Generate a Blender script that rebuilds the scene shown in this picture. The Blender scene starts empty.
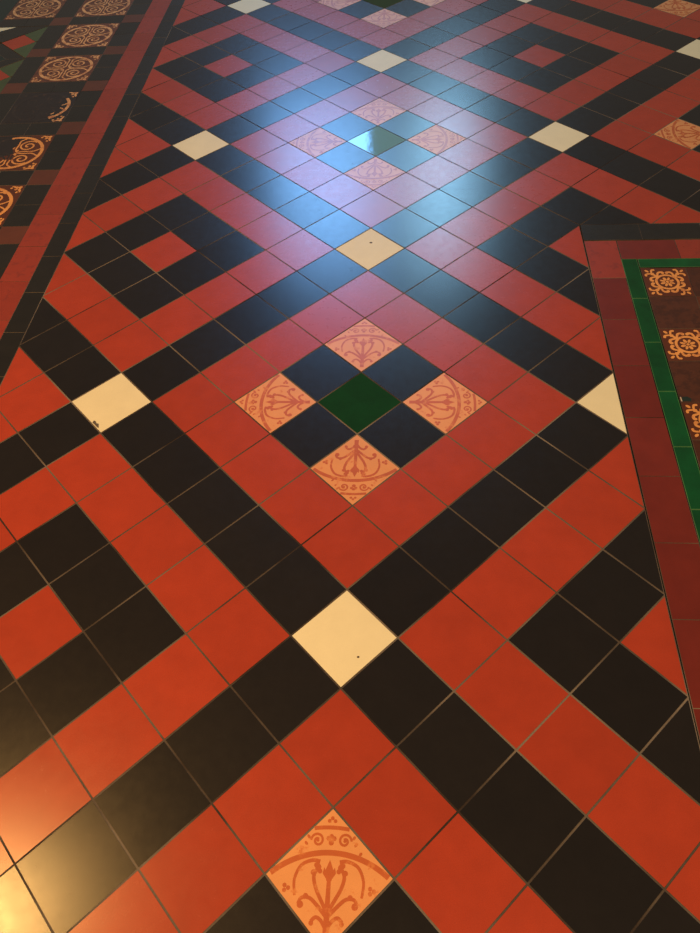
import bpy, bmesh, math, random
from mathutils import Vector, Euler
random.seed(7)
S = 0.152                      # one field tile with its joint, metres
R2 = math.sqrt(2)
C = bpy.context.scene.collection
scene = bpy.context.scene
PI = math.pi

# ------------------------------------------------------------------ camera
FPX = 758.6
CAM = Vector((0.826135, -8.727828, 9.162277)) * S
ROT = Euler((0.677801405, 0.0554304584, 0.0542254770), 'XYZ')
cd = bpy.data.cameras.new('camera'); cam = bpy.data.objects.new('camera', cd); C.objects.link(cam)
cam.location = CAM; cam.rotation_euler = ROT
cd.sensor_fit = 'HORIZONTAL'; cd.sensor_width = 36.0; cd.lens = FPX / 700 * 36.0
cd.clip_start = 0.01; cd.clip_end = 100
scene.camera = cam
MT = ROT.to_matrix().transposed()

def project(x, y):
    q = MT @ (Vector((x, y, 0)) - CAM)
    if q.z > -1e-4: return None
    return (350 + FPX * q.x / -q.z, 466.5 - FPX * q.y / -q.z)

def clip_poly(poly, a, b, c):
    """keep a*x + b*y <= c"""
    out = []
    n = len(poly)
    for i in range(n):
        p, q = poly[i], poly[(i + 1) % n]
        dp, dq = a * p[0] + b * p[1] - c, a * q[0] + b * q[1] - c
        if dp <= 0: out.append(p)
        if (dp < 0 < dq) or (dq < 0 < dp):
            t = dp / (dp - dq)
            out.append((p[0] + t * (q[0] - p[0]), p[1] + t * (q[1] - p[1])))
    return out

def area(poly):
    return 0.5 * sum(poly[i][0] * poly[(i + 1) % len(poly)][1] - poly[(i + 1) % len(poly)][0] * poly[i][1] for i in range(len(poly)))

def centroid(poly):
    return (sum(p[0] for p in poly) / len(poly), sum(p[1] for p in poly) / len(poly))

def visible_area(poly):
    pr = [project(x * S, y * S) for x, y in poly]
    if any(p is None for p in pr): return 0
    for a, b, c in ((1, 0, 700), (-1, 0, 0), (0, 1, 933), (0, -1, 0)):
        pr = clip_poly(pr, a, b, c)
        if len(pr) < 3: return 0
    return abs(area(pr))

def dedupe(poly, eps=0.02):
    out = []
    for p in poly:
        if not out or math.hypot(p[0] - out[-1][0], p[1] - out[-1][1]) > eps: out.append(p)
    if len(out) > 1 and math.hypot(out[0][0] - out[-1][0], out[0][1] - out[-1][1]) <= eps: out.pop()
    return out

def inset(poly, d):
    n = len(poly); out = []
    for i in range(n):
        p0, p1, p2 = Vector(poly[i - 1]), Vector(poly[i]), Vector(poly[(i + 1) % n])
        e1 = (p1 - p0).normalized(); e2 = (p2 - p1).normalized()
        n1 = Vector((-e1.y, e1.x)); n2 = Vector((-e2.y, e2.x))
        k = 1 + n1.dot(n2)
        m = (n1 + n2) / max(k, 0.25)
        out.append(tuple(p1 + m * d))
    return out

# ------------------------------------------------------------------ materials
def lin(r, g, b):
    f = lambda c: (c / 255 / 12.92) if c / 255 <= 0.04045 else ((c / 255 + 0.055) / 1.055) ** 2.4
    return (f(r), f(g), f(b), 1)

def ceramic(name, rgb, rough=0.3, var=0.12, speck=0.06, bump=0.03, spec=0.5, dark=None, wear=None, wear_amt=0.5, scale=1.0, bscale=900, rvar=0.015):
    m = bpy.data.materials.new(name); m.use_nodes = True
    nt = m.node_tree; N = nt.nodes; L = nt.links
    b = N['Principled BSDF']
    geo = N.new('ShaderNodeNewGeometry')
    info = N.new('ShaderNodeObjectInfo')
    def noise(sc, det, rg=0.6):
        n = N.new('ShaderNodeTexNoise'); n.inputs['Scale'].default_value = sc; n.inputs['Detail'].default_value = det
        n.inputs['Roughness'].default_value = rg
        L.new(geo.outputs['Position'], n.inputs['Vector']); return n
    base = lin(*rgb)
    # fine grain + broad clouds + a slightly different firing for every tile
    n1 = noise(650 * scale, 3); n2 = noise(16 * scale, 4)
    def rng(src, a, bb, lo=0.3, hi=0.7):
        r = N.new('ShaderNodeMapRange'); r.inputs['From Min'].default_value = lo; r.inputs['From Max'].default_value = hi
        r.inputs['To Min'].default_value = a; r.inputs['To Max'].default_value = bb
        L.new(src, r.inputs['Value']); return r.outputs['Result']
    def mul(a, bb, op='MULTIPLY'):
        q = N.new('ShaderNodeMath'); q.operation = op; L.new(a, q.inputs[0])
        if isinstance(bb, (int, float)): q.inputs[1].default_value = bb
        else: L.new(bb, q.inputs[1])
        return q.outputs[0]
    f = mul(mul(rng(n1.outputs['Fac'], 1 - speck, 1 + speck), rng(n2.outputs['Fac'], 1 - var, 1 + var)),
            rng(info.outputs['Random'], 1 - var, 1 + var, 0, 1))
    mx = N.new('ShaderNodeVectorMath'); mx.operation = 'SCALE'
    mx.inputs[0].default_value = base[:3]; L.new(f, mx.inputs['Scale'])
    col = mx.outputs[0]
    if wear:
        nw = noise(34 * scale, 6, 0.7)
        mw = N.new('ShaderNodeMix'); mw.data_type = 'RGBA'
        L.new(rng(nw.outputs['Fac'], 0, 1, 0.62 - 0.3 * wear_amt, 0.72 - 0.3 * wear_amt), mw.inputs['Factor'])
        L.new(col, mw.inputs['A']); mw.inputs['B'].default_value = lin(*wear); col = mw.outputs['Result']
    L.new(col, b.inputs['Base Color'])
    nr = noise(45, 5)
    rr = mul(rng(nr.outputs['Fac'], rough - rvar, rough + rvar), rng(info.outputs['Random'], -0.012, 0.012, 0, 1), 'ADD')
    L.new(rr, b.inputs['Roughness'])
    b.inputs['Specular IOR Level'].default_value = spec
    nb = noise(bscale, 3); bp = N.new('ShaderNodeBump'); bp.inputs['Strength'].default_value = bump
    bp.inputs['Distance'].default_value = 0.0006
    L.new(nb.outputs['Fac'], bp.inputs['Height']); L.new(bp.outputs['Normal'], b.inputs['Normal'])
    return m

M = {
 'red':    ceramic('red_tile_clay', (166, 57, 28), 0.27, speck=0.10, var=0.07),
 'black':  ceramic('black_tile_clay', (27, 21, 15), 0.25, var=0.10),
 'cream':  ceramic('cream_tile_clay', (233, 218, 170), 0.5, var=0.035, speck=0.09, spec=0.4),
 'green':  ceramic('green_glaze', (6, 58, 26), 0.07, var=0.15, bump=0.22, bscale=42, rvar=0.02),
 'buff':   ceramic('buff_clay', (224, 150, 88), 0.34, spec=0.5, var=0.05, wear=(206, 112, 56), wear_amt=0.12),
 'inlay':  ceramic('russet_inlay', (190, 94, 44), 0.34, spec=0.5, var=0.08, wear=(214, 128, 66), wear_amt=0.32),
 'oxblood':ceramic('oxblood_clay', (112, 36, 22), 0.29, var=0.10),
 'brick':  ceramic('border_red_clay', (148, 54, 34), 0.29, var=0.06, wear=(134, 50, 34), wear_amt=0.3),
 'umber':  ceramic('umber_clay', (94, 48, 28), 0.29, var=0.10),
 'greenb': ceramic('border_green_glaze', (6, 74, 34), 0.16, var=0.22, speck=0.18, bump=0.05, bscale=300, rvar=0.04),
 'greenw': ceramic('border_green_worn_edge', (66, 120, 58), 0.3, var=0.2, speck=0.2),
 'brownt': ceramic('brown_clay', (80, 42, 22), 0.28, var=0.12, wear=(70, 37, 20), wear_amt=0.5),
 'bground':ceramic('brown_encaustic_ground', (92, 44, 18), 0.28, var=0.1),
 'gold':   ceramic('gold_buff_inlay', (232, 156, 78), 0.36, var=0.08, wear=(196, 120, 62), wear_amt=0.3),
 'goldw':  ceramic('gold_buff_inlay_worn', (226, 166, 104), 0.34, var=0.08, wear=(176, 108, 64), wear_amt=0.45),
 'bgroundw':ceramic('brown_encaustic_ground_worn', (112, 62, 38), 0.3, var=0.1, wear=(88, 48, 30), wear_amt=0.5),
 'goldd':  ceramic('soiled_buff_inlay', (82, 58, 38), 0.34, var=0.1, wear=(44, 34, 25), wear_amt=0.9),
 'bgroundd':ceramic('soiled_brown_ground', (40, 30, 22), 0.34, var=0.1),
 'bblack': ceramic('border_black_clay', (34, 30, 22), 0.27, var=0.15),
 'moss':   ceramic('moss_green_clay', (70, 82, 40), 0.38, var=0.12),
 'dgreen': ceramic('dark_green_clay', (28, 40, 26), 0.36, var=0.12),
 'grime':  ceramic('dark_pit', (60, 40, 22), 0.7),
 'chalk':  ceramic('chipped_edge', (190, 170, 140), 0.7),
}

def grout_mat():
    m = bpy.data.materials.new('cement_joint'); m.use_nodes = True
    nt = m.node_tree; N = nt.nodes; L = nt.links; b = N['Principled BSDF']
    geo = N.new('ShaderNodeNewGeometry')
    n = N.new('ShaderNodeTexNoise'); n.inputs['Scale'].default_value = 3.2; n.inputs['Detail'].default_value = 5
    n2 = N.new('ShaderNodeTexNoise'); n2.inputs['Scale'].default_value = 260; n2.inputs['Detail'].default_value = 3
    L.new(geo.outputs['Position'], n.inputs['Vector']); L.new(geo.outputs['Position'], n2.inputs['Vector'])
    cr = N.new('ShaderNodeValToRGB'); e = cr.color_ramp.elements
    e[0].position = 0.38; e[0].color = lin(56, 46, 38); e[1].position = 0.66; e[1].color = lin(130, 116, 98)
    L.new(n.outputs['Fac'], cr.inputs['Fac'])
    mr = N.new('ShaderNodeMapRange'); mr.inputs['To Min'].default_value = 0.7; mr.inputs['To Max'].default_value = 1.2
    L.new(n2.outputs['Fac'], mr.inputs['Value'])
    mx = N.new('ShaderNodeVectorMath'); mx.operation = 'SCALE'
    L.new(cr.outputs['Color'], mx.inputs[0]); L.new(mr.outputs['Result'], mx.inputs['Scale'])
    L.new(mx.outputs[0], b.inputs['Base Color']); b.inputs['Roughness'].default_value = 0.9
    b.inputs['Specular IOR Level'].default_value = 0.15
    return m
M['grout'] = grout_mat()

# ------------------------------------------------------------------ mesh helpers
TH = 0.010; BEV = 0.00022; ZG = -0.00055
def add_slab(bm, poly, mi=0, th=TH, bev=BEV, ox=0, oy=0, edge=None):
    """poly in metres, counter-clockwise; a bevelled slab with its top at z = 0"""
    top = inset(poly, bev); mid = inset(poly, bev * 0.3)
    rings = [[bm.verts.new((x - ox, y - oy, z)) for x, y in pl] for pl, z in ((poly, -th), (poly, -bev), (mid, -bev * 0.3), (top, 0))]
    n = len(poly)
    for r0, r1 in zip(rings, rings[1:]):
        for i in range(n):
            f = bm.faces.new((r0[i], r0[(i + 1) % n], r1[(i + 1) % n], r1[i])); f.material_index = mi if edge is None else edge
    f = bm.faces.new(rings[-1]); f.material_index = mi
    f = bm.faces.new(list(reversed(rings[0]))); f.material_index = mi

ZI = 0.00010
zstep = [0]
def nextz(z):
    zstep[0] = (zstep[0] + 1) % 60
    return z + zstep[0] * 2.5e-6
def add_flat(bm, pts, mi, z=ZI):
    if area(pts) < 0: pts = list(reversed(pts))
    z = nextz(z)
    f = bm.faces.new([bm.verts.new((x, y, z)) for x, y in pts]); f.material_index = mi

def ribbon(bm, pts, w, mi, taper=(1, 1), closed=False, z=ZI):
    n = len(pts); L, Rr = [], []; z = nextz(z)
    for i in range(n):
        if closed: a, b = pts[i - 1], pts[(i + 1) % n]
        else: a, b = pts[max(i - 1, 0)], pts[min(i + 1, n - 1)]
        d = Vector((b[0] - a[0], b[1] - a[1]))
        if d.length < 1e-9: d = Vector((1, 0))
        d.normalize(); t = i / max(n - 1, 1)
        hw = w / 2 * (taper[0] * (1 - t) + taper[1] * t)
        L.append(bm.verts.new((pts[i][0] - d.y * hw, pts[i][1] + d.x * hw, z)))
        Rr.append(bm.verts.new((pts[i][0] + d.y * hw, pts[i][1] - d.x * hw, z)))
    for i in range(n if closed else n - 1):
        j = (i + 1) % n
        f = bm.faces.new((L[i], Rr[i], Rr[j], L[j])); f.material_index = mi

def spline(ctrl, per=8):
    out = []; n = len(ctrl)
    for i in range(n - 1):
        p0 = Vector(ctrl[max(i - 1, 0)]); p1 = Vector(ctrl[i]); p2 = Vector(ctrl[i + 1]); p3 = Vector(ctrl[min(i + 2, n - 1)])
        for k in range(per):
            t = k / per
            v = 0.5 * ((2 * p1) + (p2 - p0) * t + (2 * p0 - 5 * p1 + 4 * p2 - p3) * t * t + (3 * p1 - p0 - 3 * p2 + p3) * t ** 3)
            out.append(tuple(v))
    out.append(tuple(ctrl[-1])); return out

def disc(cx, cy, rx, ry=None, rot=0, n=14):
    ry = ry or rx; c, s = math.cos(rot), math.sin(rot)
    return [(cx + rx * math.cos(t) * c - ry * math.sin(t) * s, cy + rx * math.cos(t) * s + ry * math.sin(t) * c)
            for t in [2 * PI * k / n for k in range(n)]]

def link_mesh(name, bm, mats, loc=(0, 0, 0)):
    me = bpy.data.meshes.new(name); bmesh.ops.recalc_face_normals(bm, faces=[f for f in bm.faces if len(f.verts) < 3]) if False else None
    bm.to_mesh(me); bm.free()
    for m in mats: me.materials.append(m)
    o = bpy.data.objects.new(name, me); o.location = loc; C.objects.link(o); return o

used_labels = set()
def tag(o, label, cat, group=None):
    n = len(label.replace(',', '').split())
    if not 4 <= n <= 16: print('LABEL LENGTH', n, label)
    if label in used_labels: print('DUPLICATE LABEL', label)
    used_labels.add(label)
    o['label'] = label; o['category'] = cat
    if group: o['group'] = group

# ------------------------------------------------------------------ decorated faces (drawn in a frame whose +v runs to the outer corner)
def foliate(bm, T, mi, k=1.0):
    """quarter roundel tile: T maps (u, v) of the unit diamond to tile-local metres"""
    def rb(c, w, tp=(1, 1), per=8): ribbon(bm, [T(*p) for p in spline(c, per)], w * S * 1.15, mi, tp)
    def dt(*a, **q): add_flat(bm, [T(*p) for p in disc(*a, **q)], mi)
    def poly(pts): add_flat(bm, [T(*p) for p in pts], mi)
    # two arcs of the great circle, struck from the inner corner
    def arc(r, w, half, c0=-0.62):
        rb([(r * math.sin(t), c0 + r * math.cos(t)) for t in [half * (q / 8 - 1) for q in range(17)]], w, per=2)
    arc(1.07, 0.05, 0.665, -0.83)
    arc(1.40, 0.036, 0.145, -0.895)
    # stem, bud and leaves
    rb([(0, -0.60), (0, -0.3), (0, 0.0)], 0.05, (1.2, 0.7))
    poly([(0, 0.17), (0.045, 0.06), (0.03, -0.04), (0, -0.08), (-0.03, -0.04), (-0.045, 0.06)])
    for s in (-1, 1):
        poly([(s * 0.03, -0.03), (s * 0.075, 0.03), (s * 0.06, 0.09), (s * 0.03, 0.04)])
        rb([(0, -0.36), (s * 0.06, -0.26), (s * 0.14, -0.12), (s * 0.17, 0.0), (s * 0.13, 0.08)], 0.034)
        dt(s * 0.135, 0.10, 0.045, 0.03, 0.5 * s); dt(s * 0.175, 0.035, 0.034, 0.03); dt(s * 0.105, 0.05, 0.026)
        rb([(s * 0.11, 0.145), (s * 0.2, 0.155), (s * 0.32, 0.10), (s * 0.385, -0.04), (s * 0.37, -0.20)], 0.03, (1.2, 0.8))
        rb([(0, -0.40), (s * 0.10, -0.30), (s * 0.20, -0.22), (s * 0.29, -0.22), (s * 0.325, -0.28)], 0.036, (1, 0.8))
        dt(s * 0.30, -0.285, 0.036); dt(s * 0.245, -0.20, 0.028)
        rb([(0, -0.52), (s * 0.06, -0.43), (s * 0.12, -0.40), (s * 0.17, -0.44)], 0.032)
        dt(s * 0.165, -0.455, 0.026)
        for a in (0, 2.1, 4.2): dt(s * 0.475 + 0.028 * math.cos(a), -0.13 + 0.028 * math.sin(a), 0.024, n=8)
        # spiral scrolls between the arcs
        sp = []
        for q in range(22):
            t = q / 21 * 2.7 * PI; r = 0.078 * (1 - 0.8 * q / 21)
            sp.append((s * (0.155 + r * math.cos(t)), 0.365 + r * math.sin(t)))
        rb(sp, 0.022, per=2)
        dt(s * 0.155, 0.365, 0.018, n=8)
        for a, b2 in ((0.285, 0.33), (0.34, 0.235), (0.405, 0.165), (0.26, 0.40)):
            dt(s * a, b2, 0.026, 0.016, 0.9 * s, n=8)
    for a in (0.4, 1.57, 2.74): dt(0.036 * math.cos(a), 0.375 + 0.036 * math.sin(a), 0.026, n=8)
    dt(0, 0.345, 0.03)
    for a in (0.0, 1.57, 3.14): dt(0.034 * math.cos(a), 0.575 + 0.03 * math.sin(a), 0.022, n=8)

def roundel(bm, T, mi, pick=None, smear=None):
    """big border tile: ring, four linked scrolls, leaf corners; T maps (-.5...5)^2 to metres"""
    W = 1.66 * S
    pick = pick or (lambda u, v: mi)
    if smear:
        mi_s, pts = smear; add_flat(bm, [T(*p) for p in pts], mi_s, z=0.00002)
    def rb(c, w, tp=(1, 1), per=6, closed=False):
        pts = list(c) + [c[0]] if closed else spline(c, per)
        runs = []
        for p, q in zip(pts, pts[1:]):
            m = pick((p[0] + q[0]) / 2, (p[1] + q[1]) / 2)
            if runs and runs[-1][0] == m: runs[-1][1].append(q)
            else: runs.append((m, [p, q]))
        for m, pp in runs: ribbon(bm, [T(*p) for p in pp], w * W * 1.25, m, tp if len(runs) == 1 else (1, 1))
    def dt(*a, **q): add_flat(bm, [T(*p) for p in disc(*a, **q)], pick(a[0], a[1]))
    rb(disc(0, 0, 0.435, n=56), 0.04, closed=True)
    for sx in (-1, 1):
        for sy in (-1, 1):
            sp = []
            for q in range(26):
                t = q / 25 * 3.3 * PI + (PI * 0.25); r = 0.145 * (1 - 0.86 * q / 25)
                sp.append((sx * (0.185 + r * math.cos(t)), sy * (0.185 + r * math.sin(t))))
            rb(sp, 0.022, per=2)
            rb([(sx * 0.02, sy * 0.10), (sx * 0.06, sy * 0.02), (sx * 0.16, sy * 0.03), (sx * 0.30, sy * 0.03), (sx * 0.40, sy * 0.10)], 0.02)
            rb([(sx * 0.02, sy * 0.10), (sx * 0.03, sy * 0.22), (sx * 0.03, sy * 0.33), (sx * 0.10, sy * 0.40)], 0.02)
            dt(sx * 0.055, sy * 0.055, 0.03, 0.018, sx * sy * 0.78, n=8)
            # corner leaf
            c = (sx * 0.445, sy * 0.445)
            for dx, dy, rx, ry, a in ((0, 0, .028, .028, 0), (-.055, .0, .04, .02, 0), (0, -.055, .02, .04, 0), (-.10, .018, .03, .014, 0), (.018, -.10, .014, .03, 0), (-.05, -.05, .03, .022, .78), (-0.125, -.02, .02, .02, 0), (-.02, -.125, .02, .02, 0)):
                dt(c[0] + sx * dx, c[1] + sy * dy, rx, ry, a * sx * sy, n=8)

def rosette(bm, T, mi):
    """small border tile: ringed flower with fleur corners"""
    W = 0.83 * S
    def rb(c, w, tp=(1, 1), per=5, closed=False): ribbon(bm, [T(*p) for p in (c if closed else spline(c, per))], w * W * 1.25, mi, tp, closed)
    def dt(*a, **q): add_flat(bm, [T(*p) for p in disc(*a, **q)], mi)
    rb(disc(0, 0, 0.245, n=40), 0.045, closed=True)
    for k in range(8):
        a = k * PI / 4 + PI / 8
        dt(0.11 * math.cos(a), 0.11 * math.sin(a), 0.062, 0.030 if k % 2 else 0.036, a, n=10)
    dt(0, 0, 0.035)
    for q in range(4):
        a0 = PI / 4 + q * PI / 2
        def P(r, t): return (r * math.cos(a0) - t * math.sin(a0), r * math.sin(a0) + t * math.cos(a0))
        rb([P(0.25, 0), P(0.45, 0)], 0.05, (1, 0.8))
        for s in (-1, 1):
            rb([P(0.26, 0), P(0.31, s * 0.06), P(0.34, s * 0.14), P(0.30, s * 0.20), P(0.25, s * 0.20)], 0.045, (0.7, 1.3))
            x, y = P(0.262, s * 0.195); dt(x, y, 0.036, n=10)
            rb([P(0.42, 0), P(0.47, s * 0.05), P(0.50, s * 0.11), P(0.47, s * 0.15)], 0.038, (0.8, 1.2))
            x, y = P(0.475, s * 0.145); dt(x, y, 0.03, n=9)
        x, y = P(0.56, 0); dt(x, y, 0.055, 0.032, a0, n=10)
        x, y = P(0.40, 0); dt(x, y, 0.03, 0.05, a0, n=10)

# ------------------------------------------------------------------ laying tiles
bed = bmesh.new()              # the floor: screed, the cement in the joints and the tiles that lie outside the photograph
BM_MATS = ['grout', 'red', 'black', 'cream', 'green', 'buff', 'oxblood', 'brick', 'umber', 'greenb', 'brownt', 'bground', 'bblack', 'moss', 'dgreen']
laid = []
def lay(poly, mat, name=None, label=None, cat='tile', group=None, joint=0.0032, deco=None, minvis=14, extra=None, tilt=0.0014, defer=None):
    """poly in tile units. Visible tiles become objects; the rest belong to the floor."""
    if area(poly) < 0: poly = list(reversed(poly))
    poly = dedupe(poly)
    if len(poly) < 3 or abs(area(poly)) < 0.03: 
        return None
    pm = [(x * S, y * S) for x, y in poly]
    # cement ring round the tile
    inn = inset(pm, joint / 2)
    n = len(pm)
    a = [bed.verts.new((x, y, ZG)) for x, y in pm]; b = [bed.verts.new((x, y, ZG)) for x, y in inn]
    for i in range(n):
        f = bed.faces.new((a[i], a[(i + 1) % n], b[(i + 1) % n], b[i])); f.material_index = 0
    tp = inset(pm, joint / 2)
    if visible_area(poly) < minvis:
        add_slab(bed, tp, BM_MATS.index(mat), th=TH - 0.0002, edge=0)
        return None
    cx, cy = centroid(pm)
    bm = bmesh.new()
    mats = [M[mat]]
    if deco:
        mats.append(M[deco[1]]); deco[0](bm, deco[2](cx, cy), 1)
    if extra: extra(bm, mats, cx, cy)
    mats.append(M['grout'])        # cement-smeared edges
    add_slab(bm, tp, 0, th=TH - 0.0004, ox=cx, oy=cy, edge=len(mats) - 1)
    o = link_mesh(name, bm, mats, (cx, cy, random.uniform(-0.00008, 0.00008)))
    o.rotation_euler = (random.gauss(0, tilt), random.gauss(0, tilt), 0)
    if label: tag(o, label.replace('first pair from near', 'nearest pair').replace('first from the near end', 'the nearest one').replace('first from the far end', 'the farthest one').replace('first from left', 'the leftmost one'), cat, group)
    laid.append(o)
    return o

W0 = [0.0097, -0.011, 0.0257, -0.0155, -0.0522, -0.0122, -0.0703, -0.028, -0.0572, 0.0692]
W1 = [0.0128, -0.0358, 0.033, -0.0119, -0.0498, -0.0215, -0.0209, -0.0368, 0.0797, -0.0082]
def lattice(a, b):
    """field lattice -> floor plane, with the slight drift of hand-set tiles"""
    x, y = (a - b) / R2, -(a + b) / R2
    X = max(-6.4, min(6.4, x)) / 10; Y = (max(-8, min(18, y)) - 5) / 12
    f = [1, X, Y, X * X, X * Y, Y * Y, X * X * Y, Y ** 3, X * Y * Y, X ** 3]
    return (x + sum(c * q for c, q in zip(W0, f)), y + sum(c * q for c, q in zip(W1, f)))

XL, XR, YT = -6.364, 4.243, 4.95     # left edge of the field, left and top edges of the inset panel on the right

ORD = ['zeroth', 'first', 'second', 'third', 'fourth', 'fifth', 'sixth', 'seventh', 'eighth', 'ninth', 'tenth', 'eleventh', 'twelfth',
       'thirteenth', 'fourteenth', 'fifteenth', 'sixteenth', 'seventeenth', 'eighteenth', 'nineteenth', 'twentieth', 'twenty-first', 'twenty-second', 'twenty-third', 'twenty-fourth']
CREAM = {(3, 3): 'the largest cream tile', (-3, 3): 'the left cream tile', (-3, -3): 'the cream tile in blue glare', (3, -3): 'the cream triangle',
         (-9, -3): 'the upper-left cream tile', (-3, -9): 'the upper-right cream tile', (-9, -9): 'the far central cream tile',
         (-15, -9): 'the topmost-left cream tile', (-9, -15): 'the topmost cream sliver', (-3, -15): 'the cream tile at right edge'}
CREAM_L = {(3, 3): 'largest square cream tile in front, a small dark pit near its lower side',
           (-3, 3): 'square cream tile at left with a chipped lower-left edge',
           (-3, -3): 'cream tile with a dark speck, just in front of the blue window glare',
           (3, -3): 'cream tile cut to a triangle against the dark red border on the right',
           (-9, -3): 'cream tile left of the blue glare, between the two left black squares',
           (-3, -9): 'cream tile right of the blue glare, above the right black square',
           (-9, -9): 'small cream tile right behind the blue glare, top centre of the photo',
           (-15, -9): 'cream tile cut by the top edge of the photo, left of centre',
           (-9, -15): 'thin sliver of cream tile at the top edge, right of centre',
           (-3, -15): 'cream tile cut by the right edge of the photo near the top'}
CELL = {(0, 0): 'the front green tile', (-6, -6): 'the glaring green tile', (6, 6): 'the bottommost patterned tile', (-12, -12): 'the topmost green tile',
        (0, -12): 'the rightmost patterned tile', (-6, 6): 'the left border corner', (-12, 0): 'the left border', (-18, -6): 'the top-left border',
        (-6, 0): 'the left black square', (0, -6): 'the right black square', (0, 6): 'the lower-left black square', (6, 0): 'the lower-right black square',
        (-6, -12): 'the upper-right black square', (-12, -6): 'the upper-left black square',
        (-12, -18): 'the black square beyond the top edge', (-6, -18): 'the top-right patterned tile', (0, -18): 'the far right black square', (-18, -12): 'the black square off the top-left'}
def where(di, dj, m):
    if abs(di) == m and abs(dj) == m:
        return {(-1, -1): 'top corner', (1, -1): 'right corner', (1, 1): 'bottom corner', (-1, 1): 'left corner'}[(di // m, dj // m)], True
    if di == -m: side, k = 'upper-left side', dj
    elif di == m: side, k = 'lower-right side', dj
    elif dj == -m: side, k = 'upper-right side', di
    else: side, k = 'lower-left side', di
    # both growing a and growing b run downwards in the photograph
    return (side, k)

DIRN = {(1, 0): 'lower right', (-1, 0): 'upper left', (0, 1): 'lower left', (0, -1): 'upper right'}
def field_tile(i, j):
    cb = [lattice(i + di, j + dj) for di, dj in ((-.5, -.5), (-.5, .5), (.5, .5), (.5, -.5))]
    poly = [(x, y) for x, y in cb]
    if area(poly) < 0: poly.reverse()
    full = area(poly)
    # straight cuts on the lattice itself decide, so that drift never leaves slivers
    s, d = i + j, i - j
    if d < -9 or (d == -9 and False): 
        return
    if d > 6 and s > -7: return
    if d == -9: poly = clip_poly(poly, -1, 0, -XL)
    elif d < -8: return
    if s > -7 and d == 6: poly = clip_poly(poly, 1, 0, XR)
    elif s == -7 and d >= 6: poly = clip_poly(poly, 0, -1, -YT)
    # neighbours of the cut lines follow the straight edge exactly
    def snap(p):
        return p
    if len(poly) < 3: return
    cut = area(poly) < 0.8 * full
    shape = 'triangular half ' if cut else ''
    bi, bj = (i - 3) % 6 == 0, (j - 3) % 6 == 0
    if bi and bj:
        lab = CREAM_L.get((i, j), 'pale cream tile at the far edge of the floor')
        def extra(bm, mats, cx, cy):
            if (i, j) in ((3, 3), (-3, -3)):
                mats.append(M['grime'])
                u, v, r = {(3, 3): (0.2, -0.28, 0.018), (-3, -3): (0.02, 0.2, 0.03)}[(i, j)]
                add_flat(bm, disc(u * S, v * S, r * S, r * S * 0.8, n=10), 1)
            if (i, j) == (-3, 3):
                mats.append(M['grout'])
                add_flat(bm, [(x * S, y * S) for x, y in ((-0.205, -0.475), (-0.185, -0.43), (-0.15, -0.45), (-0.12, -0.50), (-0.09, -0.50), (-0.075, -0.545), (-0.06, -0.60), (-0.085, -0.59))], 1)
        lay(poly, 'cream', 'cream_tile', lab, 'tile', 'cream tiles at the crossings of the black bands', extra=extra)
        return
    if bi or bj:
        cands = []
        if bi:
            lo = 3 + 6 * math.floor((j - 3) / 6); ends = [((i, lo), j - lo, (0, 1)), ((i, lo + 6), lo + 6 - j, (0, -1))]
        else:
            lo = 3 + 6 * math.floor((i - 3) / 6); ends = [((lo, j), i - lo, (1, 0)), ((lo + 6, j), lo + 6 - i, (-1, 0))]
        ends = sorted([e for e in ends if e[0] in CREAM], key=lambda e: e[1])
        if ends:
            e = ends[0]
            lab = '%sblack tile, %s from %s running to the %s' % (shape, ORD[e[1]] if e[1] > 1 else 'next', CREAM[e[0]], DIRN[e[2]])
        else:
            lab = '%sblack band tile %d %d' % (shape, i, j)
        lay(poly, 'black', 'black_tile', lab, 'tile', 'black tiles in the crossing diagonal bands')
        return
    I, J = round(i / 6), round(j / 6); di, dj = i - 6 * I, j - 6 * J
    cn = CELL.get((6 * I, 6 * J), 'cell %d %d' % (6 * I, 6 * J)); m = max(abs(di), abs(dj))
    A = (I + J) % 2 == 0
    if m == 2 or (m == 1 and not A):
        w = where(di, dj, m)
        col = 'red' if m == 2 else 'black'
        prep = 'of the ring round' if m == 2 else 'of'
        if w[1] is True and isinstance(w[1], bool):
            lab = '%s%s tile at the %s %s %s' % (shape, col, w[0], prep, cn)
        elif m == 2:
            lab = '%s%s tile, %s on the %s round %s' % (shape, col, {-1: 'top one', 0: 'middle one', 1: 'bottom one'}[w[1]], w[0], cn)
        else:
            lab = '%s%s tile midway along the %s of %s' % (shape, col, w[0], cn)
        near = {(-12, 0): 'the upper-left cream tile', (-18, -6): 'the topmost-left cream tile', (-6, 6): 'the left cream tile'}.get((6 * I, 6 * J))
        if near and m == 2:
            lab = {(2, -2): 'full red tile between two red triangles by left border, left of %s',
                   (1, -2): 'red triangle by left border, behind the full red tile left of %s',
                   (2, -1): 'red triangle by left border, before the full red tile left of %s'}.get((di, dj), 'red tile (%d %d) ' % (di, dj) + 'by %s') % near
        if m == 2: lay(poly, 'red', 'red_tile', lab, 'tile', 'red tiles of the square rings')
        else: lay(poly, 'black', 'black_tile', lab, 'tile', 'black tiles of the hollow squares')
        return
    if not A:
        lay(poly, 'red', 'red_tile', '%sred tile at the centre of %s' % (shape, cn), 'tile', 'red tiles inside the black squares'); return
    if m == 0:
        lab = {(0, 0): 'dark green glazed tile amid four orange patterned tiles in the middle',
               (-6, -6): 'green glazed tile mirroring the window with sharp white glare',
               (-12, -12): 'green glazed tile cut by the top edge of the photo'}.get((6 * I, 6 * J), 'green glazed tile outside the main view')
        lay(poly, 'green', 'green_glazed_tile', lab, 'tile', 'green glazed centre tiles', tilt=0.0005); return
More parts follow.
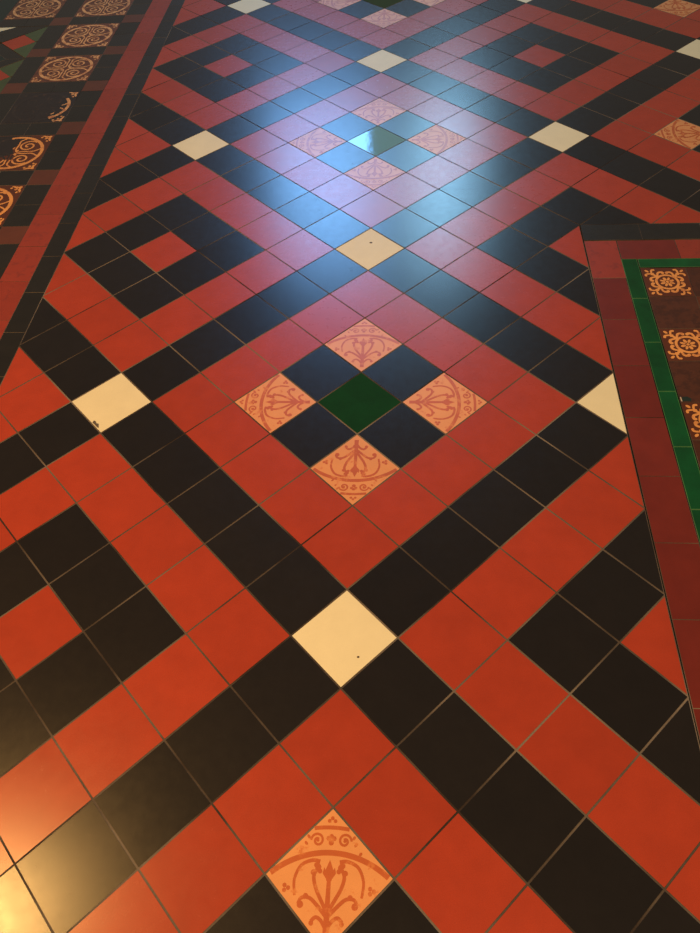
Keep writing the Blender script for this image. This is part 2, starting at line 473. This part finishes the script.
    if abs(di) == 1 and abs(dj) == 1:
        dirv = Vector(((di - dj), -(di + dj))).normalized()
        perp = Vector((dirv.y, -dirv.x))
        pos = {(-1, -1): 'behind', (1, -1): 'right of', (1, 1): 'in front of', (-1, 1): 'left of'}[(di, dj)]
        if (I, J) == (1, 1): lab = 'largest orange patterned tile, cut by the bottom edge of the photo'
        elif (I, J) == (0, -2): lab = 'orange patterned tile cut by the right edge, right of the upper-right cream tile' if (di, dj) == (-1, 1) else 'orange patterned tile at right, ' + pos + ' an unseen green tile'
        elif (I, J) == (-1, -3): lab = 'orange patterned tile in the top right corner of the photo' if (di,dj)==(1, 1) else 'orange patterned tile at the far top right, ' + pos + ' centre'
        else: lab = 'orange patterned tile with scrolling leaves, %s %s' % (pos, cn)
        def mk(cx, cy):
            c0 = lattice(i, j)
            def T(u, v):
                return (c0[0] * S - cx + (perp.x * u + dirv.x * v) * S * 0.975, c0[1] * S - cy + (perp.y * u + dirv.y * v) * S * 0.975)
            return T
        lay(poly, 'buff', 'patterned_tile', lab, 'tile', 'orange leaf-patterned tiles', deco=(foliate, 'inlay', mk)); return
    pos = {(-1, 0): 'upper left', (1, 0): 'lower right', (0, -1): 'upper right', (0, 1): 'lower left'}[(di, dj)]
    lay(poly, 'black', 'black_tile', '%sblack tile touching %s on its %s side' % (shape, cn, pos), 'tile', 'black tiles round the green tiles')

for i in range(-26, 14):
    for j in range(-30, 14):
        x, y = (i - j) / R2, -(i + j) / R2
        if -7 < x < 11 and -8.6 < y < 20.5: field_tile(i, j)

# ---- rectangles
def rect(x0, y0, x1, y1): return [(x0, y0), (x1, y0), (x1, y1), (x0, y1)]
def vis(poly): return visible_area(poly) >= 14
def run(rects, mat, name, lab, group, joint=0.0014, cat='tile', **k):
    """a row of border tiles, given nearest first; the visible ones are counted from the nearest"""
    n = 0
    for r in rects:
        if vis(rect(*r)): n += 1
        lay(rect(*r), mat, name, (lab(n) if vis(rect(*r)) else None), cat, group, joint=joint, **k)

# left border of the field: a black strip and a red strip
P = 1.18
ys = [8.87 + P * k for k in range(-15, 11)]
run([(-6.79, y, XL, y + P) for y in ys], 'bblack', 'black_border_tile',
    lambda n: 'narrow black strip tile on the left, %s from the near end' % ORD[n], 'black strip tiles along the left border')
run([(-7.43, y + 0.35, -6.79, y + P + 0.35) for y in ys], 'brick', 'red_border_tile',
    lambda n: 'red strip tile on the left, %s from the near end' % ORD[n], 'red strip tiles along the left border', joint=0.0008)

# the old border beyond it: narrow column, big roundels, narrow column, roundels
rows = [(-6.97 + 0.0, -6.3), (-4.65, -4.0), (-2.35, -1.7), (-0.02, 0.62), (2.28, 2.93), (4.6, 5.25), (6.9, 7.54), (9.2, 9.83), (11.51, 12.11), (13.75, 14.28), (15.95, 16.53), (18.2, 18.8)]
nb = nk = ne = 0; nc = {}
def count(key, poly):
    if vis(poly): nc[key] = nc.get(key, 0) + 1
    return nc.get(key, 0)
ENC = {7.54: ('half-worn brown roundel tile with gold scrolls, third from the near end', 'gold', 'bground'),
       5.25: ('nearest brown roundel tile, mostly cut off by the left edge of the photo', 'gold', 'bground'),
       9.83: ('almost black worn roundel tile, its scrolls barely showing', 'goldd', 'bgroundd'),
       12.11: ('pale worn roundel tile just behind the almost black one', 'goldw', 'bgroundw'),
       14.28: ('faded roundel tile, second from the top edge of the photo', 'goldw', 'bgroundw'),
       16.53: ('faded roundel tile cut by the top edge, beside the red strip', 'goldw', 'bgroundw')}
ENC[7.54] = ('half-worn brown roundel tile with bright gold scrolls, second nearest', 'gold', 'bground')
for q, (y0, y1) in enumerate(rows):
    yn = rows[q + 1][0] if q + 1 < len(rows) else y1 + 1.66
    # narrow column next to the red strip
    p = rect(-8.05, y0, -7.43, y1); n = count('umber', p)
    lay(p, 'umber', 'brown_border_tile', 'small brown square beside the left red strip, %s from the near end' % ORD[n], 'tile', 'small brown squares', joint=0.0014)
    ym = (y1 + yn) / 2
    for a, b in ((y1, ym), (ym, yn)):
        p = rect(-8.05, a, -7.43, b); n = count('ck', p)
        lay(p, 'bblack', 'black_border_tile', 'small black tile between red strip and roundels, %s from the near end' % ORD[n], 'tile', 'small black tiles beside the red strip', joint=0.0014)
    # crosswise black pair between two roundels
    for a, b, w in ((-9.72, -8.885, 'left'), (-8.885, -8.05, 'right')):
        p = rect(a, y0, b, y1); n = count('x' + w, p)
        lay(p, 'bblack', 'black_border_tile', '%s black tile of a pair between roundels, %s pair from near' % (w, ORD[n]), 'tile', 'black tiles between the roundels', joint=0.0014)
    # roundel
    p = rect(-9.72, y1, -8.05, yn)
    lab, g, gr = ENC.get(y1, ('brown roundel tile outside the view', 'gold', 'bground'))
    def mk(cx, cy, y1=y1, yn=yn):
        return lambda u, v: ((-8.885 + u * 1.66) * S - cx, ((y1 + yn) / 2 + v * (yn - y1) * 0.995) * S - cy)
    if vis(p): 
        fn = roundel; ad = None
        def ad(bm, mats, cx, cy): mats.extend([M['goldw' if y1 == 9.83 else 'goldd'], M['bgroundd']]) if len(mats) < 4 else None
        if y1 == 9.83: fn = lambda bm, T, mi: roundel(bm, T, mi, pick=lambda u, v: 2 if (u > 0.33 or (u > 0.22 and v < -0.2) or (u > 0.36 and v > 0)) else 1)
        elif y1 == 7.54: fn = lambda bm, T, mi: roundel(bm, T, mi, pick=lambda u, v: 2 if u < -0.02 - 0.35 * (v - 0.1) and v > -0.2 else 1,
                smear=(3, [(-0.49, -0.22), (-0.2, -0.16), (0.02, -0.02), (-0.04, 0.12), (0.05, 0.3), (0.16, 0.44), (0.12, 0.49), (-0.49, 0.49)]))
        lay(p, gr, 'roundel_tile', lab, 'tile', 'brown roundel tiles of the left border', joint=0.0014, deco=(fn, g, mk), extra=ad)
    else: lay(p, 'bground', joint=0.0014)
    # second narrow column
    p = rect(-10.33, y0, -9.72, y1); n = count('u2', p)
    lay(p, 'umber', 'brown_border_tile', 'small brown square left of the roundels, %s from the near end' % ORD[n], 'tile', 'small brown squares', joint=0.0014)
    p = rect(-10.33, y1, -9.72, yn); n = count('k2', p)
    lay(p, 'bblack', 'black_border_tile', 'black tile left of the roundels, %s from the near end' % ORD[n], 'tile', 'black tiles left of the roundels', joint=0.0014)
# row across the head of the old panel
for a, b, w in ((-11.16, -10.33, 'right'), (-12.0, -11.16, 'left')):
    lay(rect(a, 15.95, b, 16.53), 'bblack', 'black_border_tile', '%s black tile in front of the roundel in the top left corner' % w, 'tile', 'black tiles between the roundels', joint=0.0014)
def mk(cx, cy): return lambda u, v: ((-11.165 + u * 1.66) * S - cx, (17.365 + v * 1.66) * S - cy)
lay(rect(-12.0, 16.53, -10.33, 18.2), 'bgroundw', 'roundel_tile', 'faded roundel tile in the top left corner of the photo', 'tile', 'brown roundel tiles of the left border', joint=0.0014, deco=(roundel, 'goldw', mk))
lay(rect(-12.62, 15.95, -12.0, 18.2), 'dgreen', 'dark_green_tile', 'dark tile left of the roundel in the top left corner', 'tile', joint=0.0014)
lay(rect(-14.3, 15.95, -12.62, 18.2), 'bblack')
lay(rect(-14.3, 18.2, -10.33, 18.8), 'bblack', 'black_border_tile', 'black tile at the very top left edge of the photo', 'tile')

# old panel: big diagonal squares set corner to corner, edge at x = -10.33, top at y = 15.95
D = 1.11
def tri_right(yc, tagn):
    ex = -10.33; ap = (ex - D, yc)
    k = 0.53
    red = [(ap[0] + 0, yc), (ap[0] + k, yc - k), (ap[0] + 2 * k, yc), (ap[0] + k, yc + k)]
    up = [(ap[0] + k, yc + k), (ap[0] + 2 * k, yc), (ex, yc + 0.05), (ex, yc + D)]
    dn = [(ap[0] + k, yc - k), (ex, yc - D), (ex, yc - 0.05), (ap[0] + 2 * k, yc)]
    lay(red, 'red', 'red_diamond_tile', 'small red diamond tile at the left edge, %s' % tagn, 'tile', 'red diamonds of the old panel', joint=0.0014)
    lay(up, 'moss', 'green_corner_tile', 'mossy green corner tile behind the %s small red diamond' % tagn.split()[0], 'tile', 'green corner tiles of the old panel', joint=0.0014)
    lay(dn, 'moss', 'green_corner_tile', 'mossy green corner tile in front of the %s small red diamond' % tagn.split()[0], 'tile', 'green corner tiles of the old panel', joint=0.0014)
tri_right(14.80, 'farther of two'); tri_right(12.52, 'nearer of two')
ex = -10.33
def diamond_cell(yc, tagn):
    cx0 = ex - D
    o = [(cx0, yc - D), (cx0 + D, yc), (cx0, yc + D), (cx0 - D, yc)]; h = 0.55
    i_ = [(cx0, yc - h), (cx0 + h, yc), (cx0, yc + h), (cx0 - h, yc)]
    lay(i_, 'dgreen', 'dark_green_tile', 'dark green diamond tile at the left edge, %s' % tagn, 'tile', joint=0.0014)
    for q, w in zip(range(4), ('lower right', 'upper right', 'upper left', 'lower left')):
        lay([o[q], o[(q + 1) % 4], i_[(q + 1) % 4], i_[q]], 'bblack', 'black_diagonal_tile', '%s black band piece of the %s dark green diamond' % (w, 'farther' if yc > 12 else 'nearer'), 'tile', 'black diagonal pieces of the old panel', joint=0.0014)
diamond_cell(13.66, 'between the two red diamonds'); diamond_cell(11.38, 'nearest')
# top triangle of the old panel: black band with a cream half diamond against the edge
T0, T1, T2 = (ex, 15.93), (ex - D, 14.82), (ex - 2 * D, 15.93)
lay([T0, (ex - 0.75, 15.93), (ex - D - 0.2, 15.40), (ex - D, 14.84)], 'bblack', 'black_diagonal_tile', 'black diagonal tile behind the farther small red diamond', 'tile', joint=0.0014)
lay([(ex - 1.02, 15.93), (ex - 2.2, 15.93), (ex - 1.75, 15.45)], 'cream', 'cream_sliver_tile', 'small pale sliver tile at the left edge, under the corner roundel', 'tile', joint=0.0014, minvis=8)
lay([(ex - 0.75, 15.93), (ex - 1.02, 15.93), (ex - 1.75, 15.45), (ex - D - 0.2, 15.40)], 'bblack', 'black_diagonal_tile', 'thin black tile beside the pale sliver at the left edge', 'tile', joint=0.0014)
lay([(ex - D - 0.2, 15.40), (ex - 1.75, 15.45), (ex - 1.9, 15.40), (ex - D, 14.84)], 'bblack', 'black_diagonal_tile', 'black tile in front of the pale sliver at the left edge', 'tile', joint=0.0014)

# ---- the inset panel on the right
xs = [4.26, 5.40, 6.60, 7.78, 8.96]
k = 0
for a, b in zip(xs, xs[1:]):
    p = rect(a, 4.42, b, YT)
    if vis(p): k += 1
    lay(p, 'bblack', 'black_border_tile', 'black strip tile across the head of the right panel, %s from left' % ORD[k], 'tile', 'black strip tiles heading the right panel', joint=0.0014)
lay([(4.26, 3.22), (4.88, 3.22), (4.88, 4.40), (4.26, 4.40)], 'brick', 'red_border_tile', 'brighter red border tile at the far left corner of the right panel', 'tile', joint=0.0014)
xs = [4.89, 6.00, 7.2, 8.4, 9.6]; k = 0
for q, (a, b) in enumerate(zip(xs, xs[1:])):
    p = rect(a, 3.79, b, 4.40)
    if vis(p): k += 1
    lay(p, 'oxblood' if q == 0 else 'brick', 'dark_red_border_tile', 'red border tile behind the green strip of the right panel, %s from left' % ORD[k], 'tile', 'red border tiles of the right panel', joint=0.0014)
ys = [3.22 - 1.185 * k for k in range(0, 10)]; k = 0
for y in ys:
    p = rect(4.26, y - 1.185, 4.87, y)
    if vis(p): k += 1
    lay(p, 'oxblood', 'dark_red_border_tile', 'dark red strip tile left of the green strip, %s from the far end' % ORD[k], 'tile', 'dark red strip tiles of the right panel', joint=0.0012)
def green_edge(x0, y0, x1, y1):
    def ex_(bm, mats, cx, cy):
        mats.append(M['greenw'])
        c = [(x0 * S + .0010 - cx, y0 * S + .001 - cy), (x1 * S - .0010 - cx, y0 * S + .001 - cy), (x1 * S - .0010 - cx, y1 * S - .001 - cy), (x0 * S + .0010 - cx, y1 * S - .001 - cy)]
        for i in range(4):
            a, b = Vector(c[i]), Vector(c[(i + 1) % 4]); n = 12
            pts = [tuple(a.lerp(b, t / n)) for t in range(n + 1)]
            ribbon(bm, pts, 0.0013, 1, z=0.00006)
    return ex_
ys = [3.80 - 1.185 * k for k in range(0, 10)]; k = 0
for y in ys:
    p = rect(4.88, y - 1.185, 5.17, y)
    if vis(p): k += 1
    lay(p, 'greenb', 'green_border_tile', 'green glazed strip tile along the right panel, %s from the far end' % ORD[k], 'tile', 'green glazed strip tiles of the right panel', joint=0.0014, extra=green_edge(4.88, y - 1.185, 5.17, y), tilt=0.0005)
for a, b, w in ((5.185, 7.0, 'green glazed strip tile across the head of the right panel'), (7.0, 8.8, 'green strip tile off the right edge')):
    lay(rect(a, 3.53, b, 3.79), 'greenb', 'green_border_tile', w, 'tile', 'green glazed strip tiles of the right panel', joint=0.0014, extra=green_edge(a, 3.53, b, 3.79), tilt=0.0005)
ysr = [3.51, 2.66, 1.78, 0.96, 0.0, -0.80, -1.65, -2.5, -3.3, -4.2, -5.0]
xc = [5.19, 6.02, 6.86, 7.69, 8.5]
names = {0: 'far', 2: 'middle', 4: 'near'}
for r in range(len(ysr) - 1):
    y1, y0 = ysr[r], ysr[r + 1]
    for c in range(4):
        p = rect(xc[c], y0, xc[c + 1], y1)
        if (r + c) % 2 == 0:
            def mk(cx, cy, a=xc[c], b=xc[c + 1], y0=y0, y1=y1):
                return lambda u, v: (((a + b) / 2 + u * (b - a) * 0.97) * S - cx, ((y0 + y1) / 2 + v * (y1 - y0) * 0.97) * S - cy)
            if vis(p):
                lab = {0: 'brown tile with a muted ringed flower, farthest in the right panel', 2: 'brown tile with a bright gold ringed flower, second in the right panel',
                       4: 'brown flower tile cut by the right edge, nearest in the right panel'}.get(r if c == 0 else -1, 'brown flower tile sliver at the right edge, row %s' % ORD[r + 1])
                lay(p, 'bground', 'flower_tile', lab, 'tile', 'gold flower tiles of the right panel', joint=0.0012, deco=(rosette, 'goldw' if (r == 0 and False) else 'gold', mk), minvis=14)
            else: lay(p, 'bground', joint=0.0012)
        else:
            if c == 0: lab = {1: 'plain dark brown tile between the far and the second flower tiles', 3: 'plain dark brown tile with a chipped corner, before the nearest flower tile'}.get(r, 'plain dark brown tile, lowest beside the green strip')
            else: lab = 'plain brown tile right of the farthest flower tile, at the right edge' if r == 0 else 'plain brown tile sliver at the right edge, row %s' % ORD[r + 1]
            def chip(bm, mats, cx, cy, r=r, c=c):
                if r == 3 and c == 0:
                    mats.append(M['dgreen']); mats.append(M['chalk'])
                    add_flat(bm, [((x * S) - cx, (y * S) - cy) for x, y in ((5.21, 0.02), (5.36, 0.02), (5.38, 0.08), (5.32, 0.13), (5.25, 0.12), (5.21, 0.08))], 1, z=0.00006)
                    add_flat(bm, [((x * S) - cx, (y * S) - cy) for x, y in ((5.205, 0.02), (5.225, 0.02), (5.22, 0.12), (5.205, 0.12))], 2)
            lay(p, 'brownt', 'plain_brown_tile', lab, 'tile', 'plain brown tiles of the right panel', joint=0.0012, extra=chip)

# ------------------------------------------------------------------ floor structure
def slab_box(bm, x0, x1, y0, y1, z0, z1, mi):
    v = [bm.verts.new((x, y, z)) for z in (z0, z1) for x, y in ((x0, y0), (x1, y0), (x1, y1), (x0, y1))]
    for f in ((0, 3, 2, 1), (4, 5, 6, 7), (0, 1, 5, 4), (1, 2, 6, 5), (2, 3, 7, 6), (3, 0, 4, 7)):
        q = bm.faces.new([v[k] for k in f]); q.material_index = mi
slab_box(bed, -16 * S, 13 * S, -11 * S, 22 * S, -0.08, -TH, 0)
fl = link_mesh('floor', bed, [M[k] for k in BM_MATS]); fl['kind'] = 'structure'

# ------------------------------------------------------------------ light
def area_light(name, loc, target, sx, sy, power, col):
    l = bpy.data.lights.new(name, 'AREA'); l.shape = 'RECTANGLE'; l.size = sx; l.size_y = sy; l.energy = power; l.color = col
    o = bpy.data.objects.new(name, l); C.objects.link(o); o.location = loc
    o.rotation_euler = (Vector(target) - Vector(loc)).to_track_quat('-Z', 'Y').to_euler(); return o
WD = 6.0
y_w = 9 * S + WD
area_light('window_light_left', (-0.95, y_w, 4.0), (-0.95, 0, 3.3), 1.15, 2.0, 150, (0.20, 0.50, 1.0))
area_light('window_light_middle', (-0.08, y_w, 4.0), (-0.08, 0, 3.3), 0.56, 2.0, 7, (0.5, 0.85, 0.95))
area_light('window_light_right', (0.53, y_w, 4.0), (0.53, 0, 3.3), 0.62, 2.0, 86, (0.32, 0.68, 1.0))
area_light('lamp_light', (-1.9, -0.86, 2.7), (-0.9, -1.0, 0), 0.42, 0.42, 66, (1.0, 0.52, 0.15))
area_light('warm_fill_light', (0.6, -3.4, 4.2), (0, -0.4, 0), 2.0, 1.6, 140, (1.0, 0.70, 0.38))  # added warm fill for the general room light, set behind the camera
w = bpy.data.worlds.new('world'); scene.world = w; w.use_nodes = True
bg = w.node_tree.nodes['Background']; bg.inputs['Color'].default_value = (1.0, 0.84, 0.66, 1); bg.inputs['Strength'].default_value = 0.16

scene.view_settings.view_transform = 'Standard'; scene.view_settings.look = 'None'
scene.view_settings.gamma = 1; scene.view_settings.exposure = 0.0; scene.view_settings.use_curve_mapping = False
print('tiles', len(laid))
